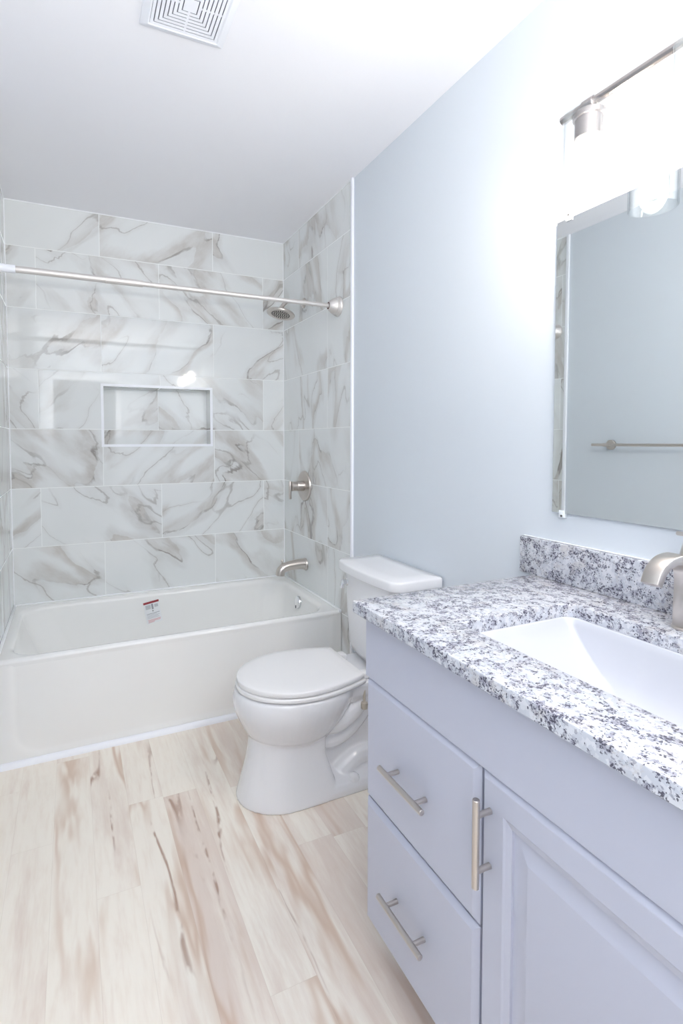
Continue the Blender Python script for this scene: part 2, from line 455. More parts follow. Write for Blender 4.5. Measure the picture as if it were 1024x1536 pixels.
# niche frame
bm = B(); t_, pr = .014, .004
def ring_frame(bm, x0, x1, z0, z1, t, y0, y1):
    o = [(x0 - t, z0 - t), (x1 + t, z0 - t), (x1 + t, z1 + t), (x0 - t, z1 + t)]; i_ = [(x0, z0), (x1, z0), (x1, z1), (x0, z1)]
    R = [[Vector((a, y, b)) for a, b in pts] for pts, y in ((o, y1), (o, y0), (i_, y0), (i_, y1))]
    skin_rings(bm, R + [R[0]], False, False)
ring_frame(bm, NX0, NX1, NZ0, NZ1, t_, -pr, 0.0)
bmesh.ops.remove_doubles(bm, verts=bm.verts, dist=1e-5)
struct('trim_4', bm, M['trim'])
# caulk lines in the alcove corners, along the ceiling and along the tub
TZ = 0.42
bm = B()
box(bm, -.003, 0, -.003, 0, TZ, H); box(bm, XTL, XTL + .004, -.004, 0, TZ, H)
box(bm, XTL, XTR, -.004, 0, H - .004, H); box(bm, -.003, 0, YTR, 0, H - .003, H); box(bm, XTL, XTL + .004, YTL, 0, H - .004, H)
struct('trim_5', bm, M['caulk'])
bm = B()
box(bm, XTL + .0003, XTR - .0003, -.0135, -.0003, TZ - .010, TZ + .003, .002); box(bm, XTL + .0003, XTL + .0135, -.757, -.0135, TZ - .010, TZ + .003, .002)
box(bm, XTR - .0135, XTR - .0003, -.757, -.0135, TZ - .010, TZ + .003, .002)
struct('trim_7', bm, M['caulk'], True)
# shoe moulding in front of the tub
bm = B()
pf = [(-.7585, 0)] + [(-.7585 - .017 * math.cos(a), .021 * math.sin(a)) for a in [PI / 2 * i / 8 for i in range(9)]]
skin_rings(bm, [[Vector((x, y, z)) for y, z in pf] for x in (XTL + .0005, XTR - .0005)])
struct('trim_6', bm, M['trim'], True)
for nm, a in (('baseboard_right', (XW - .013, XW, -1.935, YTR - .017, 0, .085)), ('baseboard_left', (XL, XL + .013, YF, YTL - .02, 0, .085)),
              ('baseboard_front', (DX1 + .075, XW - .0, YF, YF + .013, 0, .085))):
    struct(nm, box(B(), *a, .004), M['trim'], True)

# ------------------------------------------------------------------ bathtub
tub = thing('bathtub', (-.75, -.38, 0), 'white alcove bathtub with a plain apron set between marble tile walls', 'bathtub')
bx0, bx1, by0, by1 = XTL + .002, XTR - .002, -.757, -.002
cx, cy = (bx0 + bx1) / 2, (by0 + by1) / 2; hx, hy = (bx1 - bx0) / 2, (by1 - by0) / 2
ix0, ix1, iy0, iy1 = -1.447, -.066, -.712, -.062
icx, icy = (ix0 + ix1) / 2, (iy0 + iy1) / 2; ihx, ihy = (ix1 - ix0) / 2, (iy1 - iy0) / 2
R = []
R.append(rrect(cx, cy + .006, hx, hy - .006, .004, 0.004)); R.append(rrect(cx, cy + .006, hx, hy - .006, .004, TZ - .05))
for i in range(6):                                                  # rounded outer lip
    a = PI / 2 * i / 5; e = .016
    R.append(rrect(cx, cy, hx - e * (1 - math.cos(a)), hy - e * (1 - math.cos(a)), .006, TZ - e + e * math.sin(a)))
for i in range(7):                                                  # rolled inner lip
    a = PI / 2 * i / 6; e = .024
    R.append(rrect(icx, icy, ihx + e - e * math.sin(a), ihy + e - e * math.sin(a), .12, TZ - e * (1 - math.cos(a)) - .001))
def basin(x0, x1, y0, y1, r, z): R.append(rrect((x0 + x1) / 2, (y0 + y1) / 2, (x1 - x0) / 2, (y1 - y0) / 2, r, z))
basin(-1.435, -.072, -.708, -.068, .12, .36)
basin(-1.385, -.092, -.692, -.085, .13, .24)
basin(-1.325, -.125, -.660, -.104, .13, .15)
for i in range(1, 7):
    a = PI / 2 * i / 6; e = .07
    s = e * (1 - math.cos(a)); R_z = .15 - .075 * math.sin(a)
    basin(-1.325 + s, -.125 - s, -.660 + s, -.104 - s, .12, R_z)
bm = B(); skin_rings(bm, R)
build('tub_body', bm, M['enamel'], tub, ang=50)
# apron with a shallow round-cornered recess
bm = B(); nx, nz = 180, 60; g = []
ax0, ax1, az1 = bx0 + .001, bx1 - .001, TZ - .022
def sd(x, z):
    qx = abs(x + .75) - (.745 - .055 - .10); qz = abs(z - .35) - (.315 - .10)
    return math.hypot(max(qx, 0), max(qz, 0)) + min(max(qx, qz), 0) - .10
for j in range(nz + 1):
    row = []
    for i in range(nx + 1):
        x = ax0 + (ax1 - ax0) * i / nx; z = .002 + (az1 - .002) * j / nz
        s = min(max((sd(x, z) + .012) / .024, 0), 1); s = s * s * (3 - 2 * s)
        y = -.757 + .005 * (1 - s)
        row.append(bm.verts.new((x, y, z)))
    g.append(row)
for j in range(nz):
    for i in range(nx): bm.faces.new((g[j][i], g[j][i + 1], g[j + 1][i + 1], g[j + 1][i]))
be = [e for e in bm.edges if e.is_boundary]
ex = bmesh.ops.extrude_edge_only(bm, edges=be)
for v in [v for v in ex['geom'] if isinstance(v, bmesh.types.BMVert)]: v.co.y = -.742
build('apron', bm, M['enamel'], tub, ang=60)
def on_back(x, z):                                                  # tub's sloped inner back wall near the label
    t = (z - .24) / .12; return -.085 + (.017) * t
bm = B(); lathe(bm, (-.0735, -.385, .362), (-1, 0, .14), [(.036, -.006), (.036, .006), (.034, .010), (.028, .0125), (.001, .014)], 36)
ov = build('overflow_plate', bm, M['chrome'], tub); ov['label'] = 'round chrome overflow plate'
bm = B(); box(bm, -.0915, -.0865, -.3875, -.3825, .332, .348, .001)
build('trip_lever', bm, M['dark'], ov)
bm = B(); lathe(bm, (-.32, -.38, .0745), (0, 0, 1), [(.034, 0), (.034, .003), (.028, .005), (.022, .002), (.001, .001)], 32)
build('drain', bm, M['chrome'], tub)
# the maker's paper label stuck on the tub's inner back wall
lc = Vector((-.828, 0, .313))
def lab(bm, u0, u1, v0, v1, th, mi):
    """u along the label's width, v down from its top; tilted a little; thickness th out of the wall"""
    an = math.radians(9); P = []
    for u, v in ((u0, v0), (u1, v0), (u1, v1), (u0, v1)):
        x = lc.x + u * math.cos(an) + v * math.sin(an); z = lc.z + .062 + u * math.sin(an) - v * math.cos(an)
        P.append(Vector((x, on_back(x, z) - .0012, z)))
    f = [p + Vector((0, -th, 0)) for p in P]
    skin_rings(bm, [P, f], mi=mi)
bm = B()
lab(bm, -.042, .042, .000, .118, .0008, 0)
lab(bm, -.042, .042, .000, .011, .0012, 1)
lab(bm, -.034, -.006, .017, .040, .0011, 2); lab(bm, -.002, .008, .015, .044, .0011, 3); lab(bm, .014, .034, .020, .036, .0011, 2)
lab(bm, -.001, .004, .050, .056, .0012, 4)
for i in range(5): lab(bm, -.034, (.036, .02, .034, .026, .03)[i], .064 + i * .006, .0665 + i * .006, .0011, 3 if i < 1 else 2)
for i in range(3): lab(bm, (-.034, -.03, -.034)[i], (.036, .034, .0)[i], .097 + i * .006, .1005 + i * .006, .0011, 5)
st = build('paper_label', bm, [M['label_white'], M['label_red'], simple('label_light_ink', srgb(190, 193, 197), .5), M['label_grey'], M['label_black'], M['label_pink']], tub, smooth=False)
st['label'] = 'paper label with a dark red bar and grey print'

# ------------------------------------------------------------------ tub spout, mixer, shower head, curtain rod
t = thing('tub_spout', (0, -.32, .557), 'brushed nickel tub spout over the bathtub end', 'tub spout')
bm = B(); lathe(bm, (0, -.32, .557), (-1, 0, 0), [(.036, 0), (.036, .006), (.032, .012), (.028, .014)], 32); build('flange', bm, M['nickel'], t)
bm = B(); tube(bm, [(-.010, -.32, .560), (-.05, -.32, .561), (-.095, -.32, .557), (-.134, -.32, .548), (-.152, -.32, .530), (-.156, -.32, .508)],
               lambda s: .031 - .0055 * math.sin(min(s * 1.25, 1) * PI / 2), 24); build('spout_body', bm, M['nickel'], t)
bm = B(); lathe(bm, (-.143, -.32, .567), (0, 0, 1), [(.004, 0), (.004, .018), (.0075, .019), (.0085, .024), (.006, .029), (.001, .030)], 16); build('diverter_knob', bm, M['nickel'], t)

t = thing('shower_mixer', (0, -.313, .917), 'round brushed nickel mixer plate with lever on the marble wall', 'mixer valve')
bm = B(); lathe(bm, (0, -.313, 1.005), (-1, 0, 0), [(.086, 0), (.086, .004), (.083, .009), (.074, .011), (.001, .012)], 48); build('wall_plate', bm, M['nickel'], t)
bm = B(); lathe(bm, (-.010, -.313, 1.006), (-1, 0, 0), [(.029, 0), (.029, .040), (.028, .042), (.026, .042), (.026, .046)], 32); build('hub', bm, M['nickel'], t)
bm = B(); lathe(bm, (-.055, -.313, 1.006), (-1, 0, 0), [(.027, 0), (.027, .028), (.025, .030), (.001, .030)], 32); box(bm, -.097, -.086, -.323, -.303, .934, 1.036, .003); build('lever', bm, M['nickel'], t)

t = thing('showerhead', (0, -.309, 2.035), 'round brushed nickel shower head on a short arm', 'shower head')
bm = B(); lathe(bm, (0, -.309, 2.037), (-1, 0, 0), [(.028, 0), (.028, .004), (.022, .010), (.013, .013)], 28); build('wall_flange', bm, M['nickel'], t)
bm = B(); tube(bm, [(-.006, -.309, 2.037), (-.05, -.309, 2.042), (-.095, -.309, 2.037), (-.122, -.309, 2.019), (-.134, -.309, 2.000)], .0105, 16); build('shower_arm', bm, M['nickel'], t)
hd = Vector((-.22, -.06, -1)).normalized(); h0 = Vector((-.134, -.309, 2.003))
bm = B(); lathe(bm, h0, hd, [(.012, 0), (.016, .006), (.016, .014), (.013, .018), (.016, .022), (.040, .027), (.066, .031), (.077, .036), (.079, .041), (.077, .046), (.058, .0465), (.057, .045), (.001, .045)], 48)
hb = build('head', bm, M['nickel'], t)
bm = B(); u_, v_ = frame(hd)
for ring, cnt in ((0, 1), (.012, 6), (.024, 12), (.036, 18), (.048, 24)):
    for i in range(cnt):
        a = 2 * PI * i / cnt + ring * 30
        lathe(bm, h0 + hd * .0448 + (u_ * math.cos(a) + v_ * math.sin(a)) * ring, hd, [(.0032, 0), (.0026, .003), (.0004, .0034)], 8)
nz_ = build('spray_nozzles', bm, M['rubber'], hb); nz_['kind'] = 'stuff'

t = thing('curtain_rod', (-.75, -.72, 1.918), 'satin white shower curtain rod spanning the tub alcove', 'curtain rod')
RY, RZ = -.72, 1.9195
bm = B(); lathe(bm, (0, RY, RZ), (-1, 0, 0), [(.048, 0), (.048, .005), (.045, .010), (.043, .012), (.042, .019), (.039, .022), (.038, .028), (.034, .036), (.027, .046), (.021, .054), (.0175, .057), (.0150, .053)], 40); build('end_flange', bm, M['rodwhite'], t)
bm = B(); lathe(bm, (XTL, RY, RZ), (1, 0, 0), [(.043, 0), (.043, .004), (.040, .010), (.036, .020), (.031, .032), (.027, .038), (.020, .046), (.0175, .050)], 40); build('end_flange', bm, M['rodwhite'], t)
bm = B(); cyl(bm, (-.050, RY, RZ), (-1.02, RY, RZ), .0108, 24); build('inner_tube', bm, M['rodwhite'], t)
bm = B(); cyl(bm, (-.96, RY, RZ), (-1.40, RY, RZ), .0128, 24, .001); build('outer_tube', bm, M['rodwhite'], t)
bm = B(); cyl(bm, (-.925, RY, RZ), (-1.075, RY, RZ), .0138, 24, .001); build('sleeve', bm, M['rodwhite'], t)
bm = B(); cyl(bm, (-1.395, RY, RZ), (-1.46, RY, RZ), .0155, 24, .0015); build('sleeve', bm, M['plastic'], t)
bm = B(); cyl(bm, (-.0530, RY, RZ), (-.0560, RY, RZ), .0165, 24); build('gasket', bm, simple('rust_red_gasket', srgb(92, 58, 58), .7), t)

# ------------------------------------------------------------------ ceiling vent
vx0, vx1, vy1 = -1.008, -.764, -1.393; vy0 = vy1 - .258
vcx, vcy = (vx0 + vx1) / 2, (vy0 + vy1) / 2
t = thing('ceiling_vent', (vcx, vcy, H - .02), 'square white exhaust fan grille on the ceiling', 'vent')
bm = B(); hx_, hy_ = (vx1 - vx0) / 2, (vy1 - vy0) / 2
skin_rings(bm, [rrect(vcx, vcy, hx_, hy_, .004, H, 3), rrect(vcx, vcy, hx_, hy_, .004, H - .006, 3), rrect(vcx, vcy, hx_ - .020, hy_ - .020, .004, H - .014, 3),
                rrect(vcx, vcy, hx_ - .024, hy_ - .024, .004, H - .012, 3), rrect(vcx, vcy, hx_ - .026, hy_ - .026, .004, H - .002, 3)], True, False)
build('vent_frame', bm, M['plastic'], t)
bm = box(B(), vx0 + .024, vx1 - .024, vy0 + .024, vy1 - .024, H - .003, H - .001); build('vent_throat', bm, M['throat'], t)
bm = B()
for i in range(8):
    ox, oy = hx_ - .025 - i * .0112, hy_ - .025 - i * .0118; wd = .0082
    if i == 7:
        box(bm, vcx - ox, vcx + ox, vcy - oy, vcy + oy, H - .013, H - .0118); break
    A = [rrect(vcx, vcy, a, b, .001, z, 1) for a, b, z in ((ox, oy, H - .0118), (ox, oy, H - .013), (ox - wd, oy - wd, H - .013), (ox - wd, oy - wd, H - .0118))]
    skin_rings(bm, A + [A[0]], False, False)
for s in (-1, 1):
    x0, x1 = sorted((s * .022, s * (hx_ - .024))); box(bm, vcx + x0, vcx + x1, vcy - .003, vcy + .003, H - .0128, H - .0118)
    y0, y1 = sorted((s * .022, s * (hy_ - .024))); box(bm, vcx - .003, vcx + .003, vcy + y0, vcy + y1, H - .0128, H - .0118)
bmesh.ops.remove_doubles(bm, verts=bm.verts, dist=1e-6)
build('vent_grille', bm, M['plastic'], t, smooth=False)

# ------------------------------------------------------------------ toilet (faces -x)
TY = -1.292
toi = thing('toilet', (-.4, TY, 0), 'white two-piece toilet with closed lid beside the bathtub', 'toilet')
def egg(xf, xb, hw, z, n=48, sq=2.0, dy=0, blunt=1.0):
    """egg outline: tip at xf, back at xb; widest 42 % of the way from the back; sq>2 = squarer back"""
    pts = []; xm = xf + (xb - xf) * .52
    for i in range(n):
        a = 2 * PI * i / n; c, s = math.cos(a), math.sin(a)
        if c >= 0:
            e = 2 / sq; x = xm + (xb - xm) * (abs(c) ** e); y = hw * math.copysign(abs(s) ** e, s)
        else:
            e = 2 / (2.0 * blunt); x = xm + (xf - xm) * (abs(c) ** e); y = hw * math.copysign(abs(s) ** e, s)
        pts.append(Vector((x, TY + dy + y, z)))
    return pts
bm = B()
# bowl
skin_rings(bm, smooth_loft([egg(-.60, -.36, .085, .17), egg(-.640, -.34, .108, .205), egg(-.668, -.32, .135, .235), egg(-.690, -.29, .158, .275), egg(-.708, -.27, .176, .318), egg(-.712, -.255, .183, .348),
                egg(-.709, -.25, .183, .372), egg(-.702, -.25, .178, .386), egg(-.690, -.25, .168, .390)]))
# pedestal column
skin_rings(bm, smooth_loft([egg(-.704, -.36, .140, 0, sq=9), egg(-.703, -.36, .140, .012, sq=9), egg(-.692, -.37, .131, .05, sq=9), egg(-.678, -.385, .120, .10, sq=9), egg(-.666, -.40, .110, .15, sq=9),
                egg(-.660, -.40, .106, .19, sq=9), egg(-.655, -.40, .105, .23, sq=9), egg(-.64, -.40, .10, .26, sq=9)]))
# rear foot plate
skin_rings(bm, [rrect(-.345, TY, .215, .138, .05, 0), rrect(-.345, TY, .215, .138, .05, .022), rrect(-.345, TY, .208, .130, .05, .040), rrect(-.345, TY, .18, .085, .05, .062), rrect(-.345, TY, .15, .06, .04, .075)])
# trapway and body under the deck
skin_rings(bm, [rrect(-.32, TY, .16, .058, .04, .03), rrect(-.31, TY, .16, .056, .04, .15), rrect(-.29, TY, .18, .062, .04, .25), rrect(-.26, TY, .20, .085, .04, .31), rrect(-.25, TY, .205, .10, .03, .345)])
for sgn in (-1, 1):
    tube(bm, [(-.43, TY + sgn * .035, .185), (-.36, TY + sgn * .052, .175), (-.29, TY + sgn * .055, .205), (-.23, TY + sgn * .054, .265), (-.19, TY + sgn * .05, .33)], .036, 14)
    tube(bm, [(-.43, TY + sgn * .040, .235), (-.36, TY + sgn * .075, .238), (-.30, TY + sgn * .082, .268), (-.255, TY + sgn * .082, .31), (-.23, TY + sgn * .08, .35)], .034, 14)
    tube(bm, [(-.35, TY + sgn * .05, .02), (-.31, TY + sgn * .06, .06), (-.25, TY + sgn * .055, .085), (-.17, TY + sgn * .05, .08)], .04, 14)
# deck under the tank
skin_rings(bm, [rrect(-.19, TY, .16, .105, .04, .315), rrect(-.19, TY, .17, .122, .03, .345), rrect(-.19, TY, .175, .130, .03, .382), rrect(-.19, TY, .172, .127, .03, .390)])
o = build('bowl', bm, M['porcelain'], toi, ang=60)
rm = o.modifiers.new('remesh', 'REMESH'); rm.mode = 'VOXEL'; rm.voxel_size = 0.004; rm.use_smooth_shade = True
sm = o.modifiers.new('smooth', 'SMOOTH'); sm.factor = 0.5; sm.iterations = 5
def slab(xf, xb, hw, z0, z1, e, sq):
    bm = B(); R = []
    for dz, k in ((0, e), (e * .4, e * .25), (e, 0)): R.append(egg(xf + k, xb - k, hw - k, z0 + dz, 64, sq))
    for dz, k in ((e, 0), (e * .4, e * .3), (0, e)): R.append(egg(xf + k, xb - k, hw - k, z1 - dz, 64, sq))
    R.append(egg(xf + .03, xb - .03, hw - .03, z1 + .0015, 64, sq))
    skin_rings(bm, R); return bm
def lid_outline(xf, xb, hw, k, z, n=64):
    """seat / lid outline: round front, sides drawing in to a straight narrower back"""
    pts = []; L = xb - xf
    for i in range(n // 2 + 1):
        s = i / (n // 2); x = xf + L * (1 - math.cos(s * PI / 2)) if s < 1 else xb
        q = (x - xf) / L
        y = hw * math.sqrt(max(0, 1 - (1 - min(q / .52, 1)) ** 2)) * (1 - .27 * max(0, (q - .52) / .48) ** 1.8)
        pts.append((x, y))
    up_ = [(min(max(x, xf + k), xb - k), max(y - k, 0)) for x, y in pts]
    loop = up_ + [(x, -y) for x, y in reversed(up_[1:])]
    return [Vector((x, TY + y, z)) for x, y in loop]
def lid_slab(xf, xb, hw, z0, z1, e):
    bm = B()
    R = [lid_outline(xf, xb, hw, k, z) for k, z in ((.012, z0), (e * .25, z0), (0, z0 + e * .3), (0, z1 - e), (e * .3, z1 - e * .3), (e, z1), (.03, z1 + .002), (.06, z1 + .003))]
    skin_rings(bm, R); bmesh.ops.remove_doubles(bm, verts=bm.verts, dist=1e-6); return bm
build('seat', lid_slab(-.701, -.262, .182, .3945, .4075, .0035), M['seat'], toi, ang=50)
lid = build('lid', lid_slab(-.697, -.268, .179, .4115, .4285, .0045), M['seat'], toi, ang=50)
for s in (-1, 1):
    bm = box(B(), -.272, -.228, TY + s * .088 - .020, TY + s * .088 + .020, .392, .416, .006, 3); build('hinge', bm, M['seat'], toi)
def tank_ring(xf, xb, hw, bow, r, z, n=14):
    """rounded rectangle whose front (-x) side bows out"""
    P = rrect((xf + xb) / 2, TY - .012, (xb - xf) / 2, hw, r, z, n)
    # add points along the front: rrect has corners only, so bow by y
    out = []
    for p in P:
        f = (xb - p.x) / (xb - xf); yy = (p.y - TY + .012) / hw
        out.append(Vector((p.x - bow * f * (1 - yy * yy), p.y, p.z)))
    return out
def dense(ring, n=120):
    L = [0]; m_ = len(ring)
    for i in range(m_): L.append(L[-1] + (ring[(i + 1) % m_] - ring[i]).length)
    return ring
def bowed(xf, xb, hw, bow, r, z):
    """like tank_ring but with points along the bowed front"""
    pts = []; yc = TY - .022
    K = 8
    def arc(cx_, cy_, a0):
        for i in range(K + 1):
            a = a0 + PI / 2 * i / K; pts.append([cx_ + r * math.cos(a), cy_ + r * math.sin(a)])
    rb = .012
    def arcb(cx_, cy_, a0):
        for i in range(K + 1):
            a = a0 + PI / 2 * i / K; pts.append([cx_ + rb * math.cos(a), cy_ + rb * math.sin(a)])
    arcb(xb - rb, yc + hw - rb, 0); arc(xf + r, yc + hw - r, PI / 2)
    for i in range(1, 16): pts.append([xf, yc + (hw - r) * (1 - i / 8)])
    arc(xf + r, yc - hw + r, PI); arcb(xb - rb, yc - hw + rb, 1.5 * PI)
    for p in pts:
        f = max(0, (xb - .03 - p[0]) / (xb - .03 - xf)); yy = (p[1] - yc) / hw
        p[0] -= bow * f * (1 - yy * yy)
    return [Vector((x, y, z)) for x, y in pts]
bm = B()
skin_rings(bm, [bowed(-.160, -.020, .142, .012, .035, .402), bowed(-.174, -.015, .162, .016, .035, .412), bowed(-.182, -.012, .170, .018, .035, .44), bowed(-.190, -.012, .179, .02, .035, .60), bowed(-.194, -.012, .185, .02, .035, .736)])
build('tank', bm, M['porcelain'], toi, ang=60)
bm = B()
skin_rings(bm, [bowed(-.203, -.010, .208, .022, .035, .733), bowed(-.209, -.006, .214, .022, .035, .736), bowed(-.210, -.005, .215, .022, .035, .740), bowed(-.210, -.005, .215, .022, .035, .764),
                bowed(-.2085, -.006, .2135, .022, .035, .7690), bowed(-.204, -.010, .209, .022, .035, .7715), bowed(-.15, -.05, .15, .016, .03, .7730)])
build('tank_lid', bm, M['porcelain'], toi, ang=60)
ly = TY - .022 + .142
bm = B(); lathe(bm, (-.196, ly, .690), (-1, 0, 0), [(.014, 0), (.014, .006), (.010, .010), (.010, .018), (.012, .020), (.012, .026), (.006, .029), (.001, .029)], 24)
tube(bm, [(-.217, ly, .694), (-.222, ly, .684), (-.224, ly + .001, .668)], lambda s: .0095 - .001 * s, 12)
fl = build('flush_lever', bm, M['chrome'], toi); fl['label'] = 'chrome flush lever'
for s in (-1, 1):
    bm = B(); lathe(bm, (-.300, TY + s * .112, .036), (0, 0, 1), [(.021, 0), (.021, .006), (.019, .014), (.013, .020), (.005, .0225), (.001, .023)], 24); build('bolt_cap', bm, M['porcelain'], toi)
# seat hinge nuts under the deck
for s in (-1, 1):
    bm = B(); lathe(bm, (-.262, TY + s * .121, .374), (0, 0, -1), [(.005, 0), (.005, .055), (.0115, .058), (.0125, .068), (.0115, .080), (.006, .083), (.001, .084)], 20)
    nt = build('hinge_nut', bm, M['bronze'], toi); nt['label'] = 'tarnished brass hinge nut'

# ------------------------------------------------------------------ vanity
VX = -.5737; VY0, VY1 = -2.858, -1.940; VZ0, VZ1 = .094, .848
van = thing('vanity_cabinet', (-.28, (VY0 + VY1) / 2, 0), 'lavender grey vanity cabinet with two drawers and a door', 'cabinet')
bm = B()
cxa, cxb = VX + .020, XW - .001
box(bm, cxa, cxb, VY1 - .019, VY1 - .001, VZ0, VZ1); box(bm, cxa, cxb, VY0, VY0 + .018, VZ0, VZ1)      # sides
box(bm, cxa, cxb, VY0 + .018, VY1 - .019, VZ0, VZ0 + .018); box(bm, cxb - .006, cxb, VY0 + .018, VY1 - .019, VZ0 + .018, VZ1)      # bottom, back
box(bm, cxa, cxa + .018, VY0 + .018, VY1 - .019, .655, VZ1)                                           # top rail
box(bm, cxa, cxa + .018, VY0 + .018, VY1 - .019, .375, .425); box(bm, cxa, cxa + .018, -2.345, -2.295, VZ0 + .018, .655); box(bm, cxa, cxa + .018, VY0 + .018, VY0 + .05, VZ0 + .018, .655)
box(bm, VX + .085, VX + .101, VY0 + .002, VY1 - .003, 0, VZ0)                                         # toe board
build('carcass', bm, M['cabinet'], van, smooth=False)
def panel(y0, y1, z0, z1, prof, parent, name):
    """front panel facing -x; prof = [(inset, distance in front of the carcass)]"""
    bm = B(); R = []
    for ins, d in prof:
        x = VX + .0195 - d
        R.append([Vector((x, y0 + ins, z0 + ins)), Vector((x, y1 - ins, z0 + ins)), Vector((x, y1 - ins, z1 - ins)), Vector((x, y0 + ins, z1 - ins))])
    skin_rings(bm, R); return build(name, bm, M['cabinet'], parent, smooth=True, ang=14)
plain = [(0, 0), (0, .0105), (.0012, .0118), (.0105, .0190), (.0120, .0195)]
flat = [(0, 0), (0, .0182), (.0006, .0192), (.0018, .0195)]
panel(VY0, VY1, .6965, VZ1 - .001, flat, van, 'false_front')
GY = -2.3175
def pull(c, vertical, parent):
    c = Vector(c); d = Vector((0, 0, 1)) if vertical else Vector((0, 1, 0)); xb = VX
    bm = B(); p = Vector((xb - .031, c.y, c.z)); cyl(bm, p - d * .0765, p + d * .0765, .0061, 24, .0008)
    for s in (-1, 1):
        q = p + d * (.048 * s); cyl(bm, q, Vector((xb + .0005, q.y, q.z)), .0050, 20)
    o = build('handle', bm, M['nickel'], parent); o['label'] = 'brushed nickel bar handle'; return o
d1 = panel(GY, VY1, .4015, .6925, plain, van, 'drawer'); d2 = panel(GY, VY1, VZ0, .3965, plain, van, 'drawer')
pull((0, -2.125, .539), False, d1); pull((0, -2.123, .2445), False, d2)
raised = [(0, 0), (0, .0105), (.0012, .0118), (.0090, .0190), (.0105, .0195), (.052, .0195), (.0535, .0188), (.056, .0172), (.064, .0150), (.0665, .0142), (.067, .0095), (.072, .0092), (.076, .0096), (.098, .0160), (.100, .0165)]
d3 = panel(VY0, GY - .0055, VZ0, .6925, raised, van, 'door')
pull((0, -2.3465, .584), True, d3)

# countertop
CZ0, CZ1 = .8483, .8770; CX0 = -.602; CYA, CYB = -2.872, -1.921
SY = -2.387
ct = thing('countertop', (-.3, (CYA + CYB) / 2, CZ0), 'speckled white and black granite countertop slab on the vanity cabinet', 'countertop')
ccx, ccy = (CX0 + XW) / 2, (CYA + CYB) / 2; chx, chy = (XW - .0005 - CX0) / 2, (CYB - CYA) / 2
hcx, hcy, hhx, hhy = -.310, SY, .163, .236
O = lambda ins, z: rrect(ccx, ccy, chx - ins, chy - ins, .006, z, 6)
I_ = lambda ins, z: rrect(hcx, hcy, hhx + ins, hhy + ins, .028 + ins, z, 6)
rs = [O(.0, CZ0 + .002), O(0, CZ1 - .004), O(.0012, CZ1 - .0012), O(.004, CZ1), I_(.003, CZ1), I_(.0009, CZ1 - .0009), I_(0, CZ1 - .003), I_(0, CZ0), O(.002, CZ0), O(0, CZ0 + .002)]
bm = B(); skin_rings(bm, rs, False, False); bmesh.ops.remove_doubles(bm, verts=bm.verts, dist=1e-6)
build('slab', bm, M['granite'], ct, ang=40)
bm = box(B(), XW - .0195, XW - .0003, CYA, -1.8785 - .0, CZ1 + .0002, .981, .0015); 
bs = tag(build('backsplash', bm, M['granite']), 'low granite backsplash strip against the wall behind the sink', 'backsplash')
bm = box(B(), XW - .006, XW - .0003, CYA, -1.8785, .981, .9835, .001); build('caulk_line', bm, M['caulk'], bs)

# undermount sink
snk = thing('sink', (hcx, hcy, .70), 'white rectangular undermount sink in the granite countertop', 'sink')
S_ = lambda ins, r, z, iy=None: rrect(hcx, hcy, hhx - ins, hhy - (ins if iy is None else iy), r, z, 8)
R = [S_(-.022, .04, CZ0 - .0005), S_(.002, .024, CZ0 - .0005), S_(.004, .024, CZ0 - .003), S_(.006, .014, .83, .010), S_(.008, .014, .81, .022), S_(.011, .014, .79, .040), S_(.015, .014, .77, .062),
     S_(.020, .014, .752, .086), S_(.028, .024, .738, .108), S_(.042, .028, .726, .128), S_(.062, .032, .718, .148), S_(.09, .03, .712, .172), S_(.125, .030, .707, .200)]
bm = B(); skin_rings(bm, R, False, True)
bot = [S_(-.022, .04, CZ0 - .0005), S_(-.022, .04, .84), S_(-.010, .04, .81), S_(-.004, .05, .76), S_(.02, .06, .715), S_(.08, .07, .699)]
skin_rings(bm, bot, False, True); bmesh.ops.remove_doubles(bm, verts=bm.verts, dist=1e-6)
build('basin', bm, M['sinkwhite'], snk, ang=60)
bm = B(); lathe(bm, (hcx, hcy, .7072), (0, 0, 1), [(.030, 0), (.030, .002), (.026, .003), (.022, .001), (.021, .004), (.001, .006)], 28); build('drain', bm, M['nickel'], snk)

# faucet: flat ribbon spout arching over the bowl, lever on top
FY = -2.3665; fx = -.078
fc = thing('faucet', (fx, FY, CZ1), 'brushed nickel arched ribbon faucet behind the sink', 'faucet')
def ribbon(bm, path, wid, th):
    P = spline(path, 10); n = len(P); rings = []
    for i in range(n):
        t_ = (P[min(i + 1, n - 1)] - P[max(i - 1, 0)]).normalized(); nrm = Vector((t_.z, 0, -t_.x))
        s = i / (n - 1); w2 = wid(s) / 2; h2 = th(s) / 2; b = .003; r = []
        for sy, sn in ((1, 1), (-1, 1), (-1, -1), (1, -1)):
            y1, n1 = sy * w2, sn * h2
            if sy * sn > 0: q = [(y1, n1 - sn * b), (y1 - sy * b * .3, n1 - sn * b * .3), (y1 - sy * b, n1)]
            else: q = [(y1 - sy * b, n1), (y1 - sy * b * .3, n1 - sn * b * .3), (y1, n1 - sn * b)]
            r += [P[i] + Vector((0, a, 0)) + nrm * c for a, c in q]
        rings.append(r)
    skin_rings(bm, rings); return bm
bm = B()
ribbon(bm, [(fx + .004, FY, CZ1 + .003), (fx + .001, FY, CZ1 + .05), (fx - .001, FY, CZ1 + .095), (fx - .012, FY, CZ1 + .128), (fx - .040, FY, CZ1 + .146), (fx - .075, FY, CZ1 + .146), (fx - .103, FY, CZ1 + .130), (fx - .118, FY, CZ1 + .104)],
       lambda s: .040 - .006 * s, lambda s: .044 - .026 * min(s * 1.5, 1))
build('spout', bm, M['nickel'], fc, ang=30)
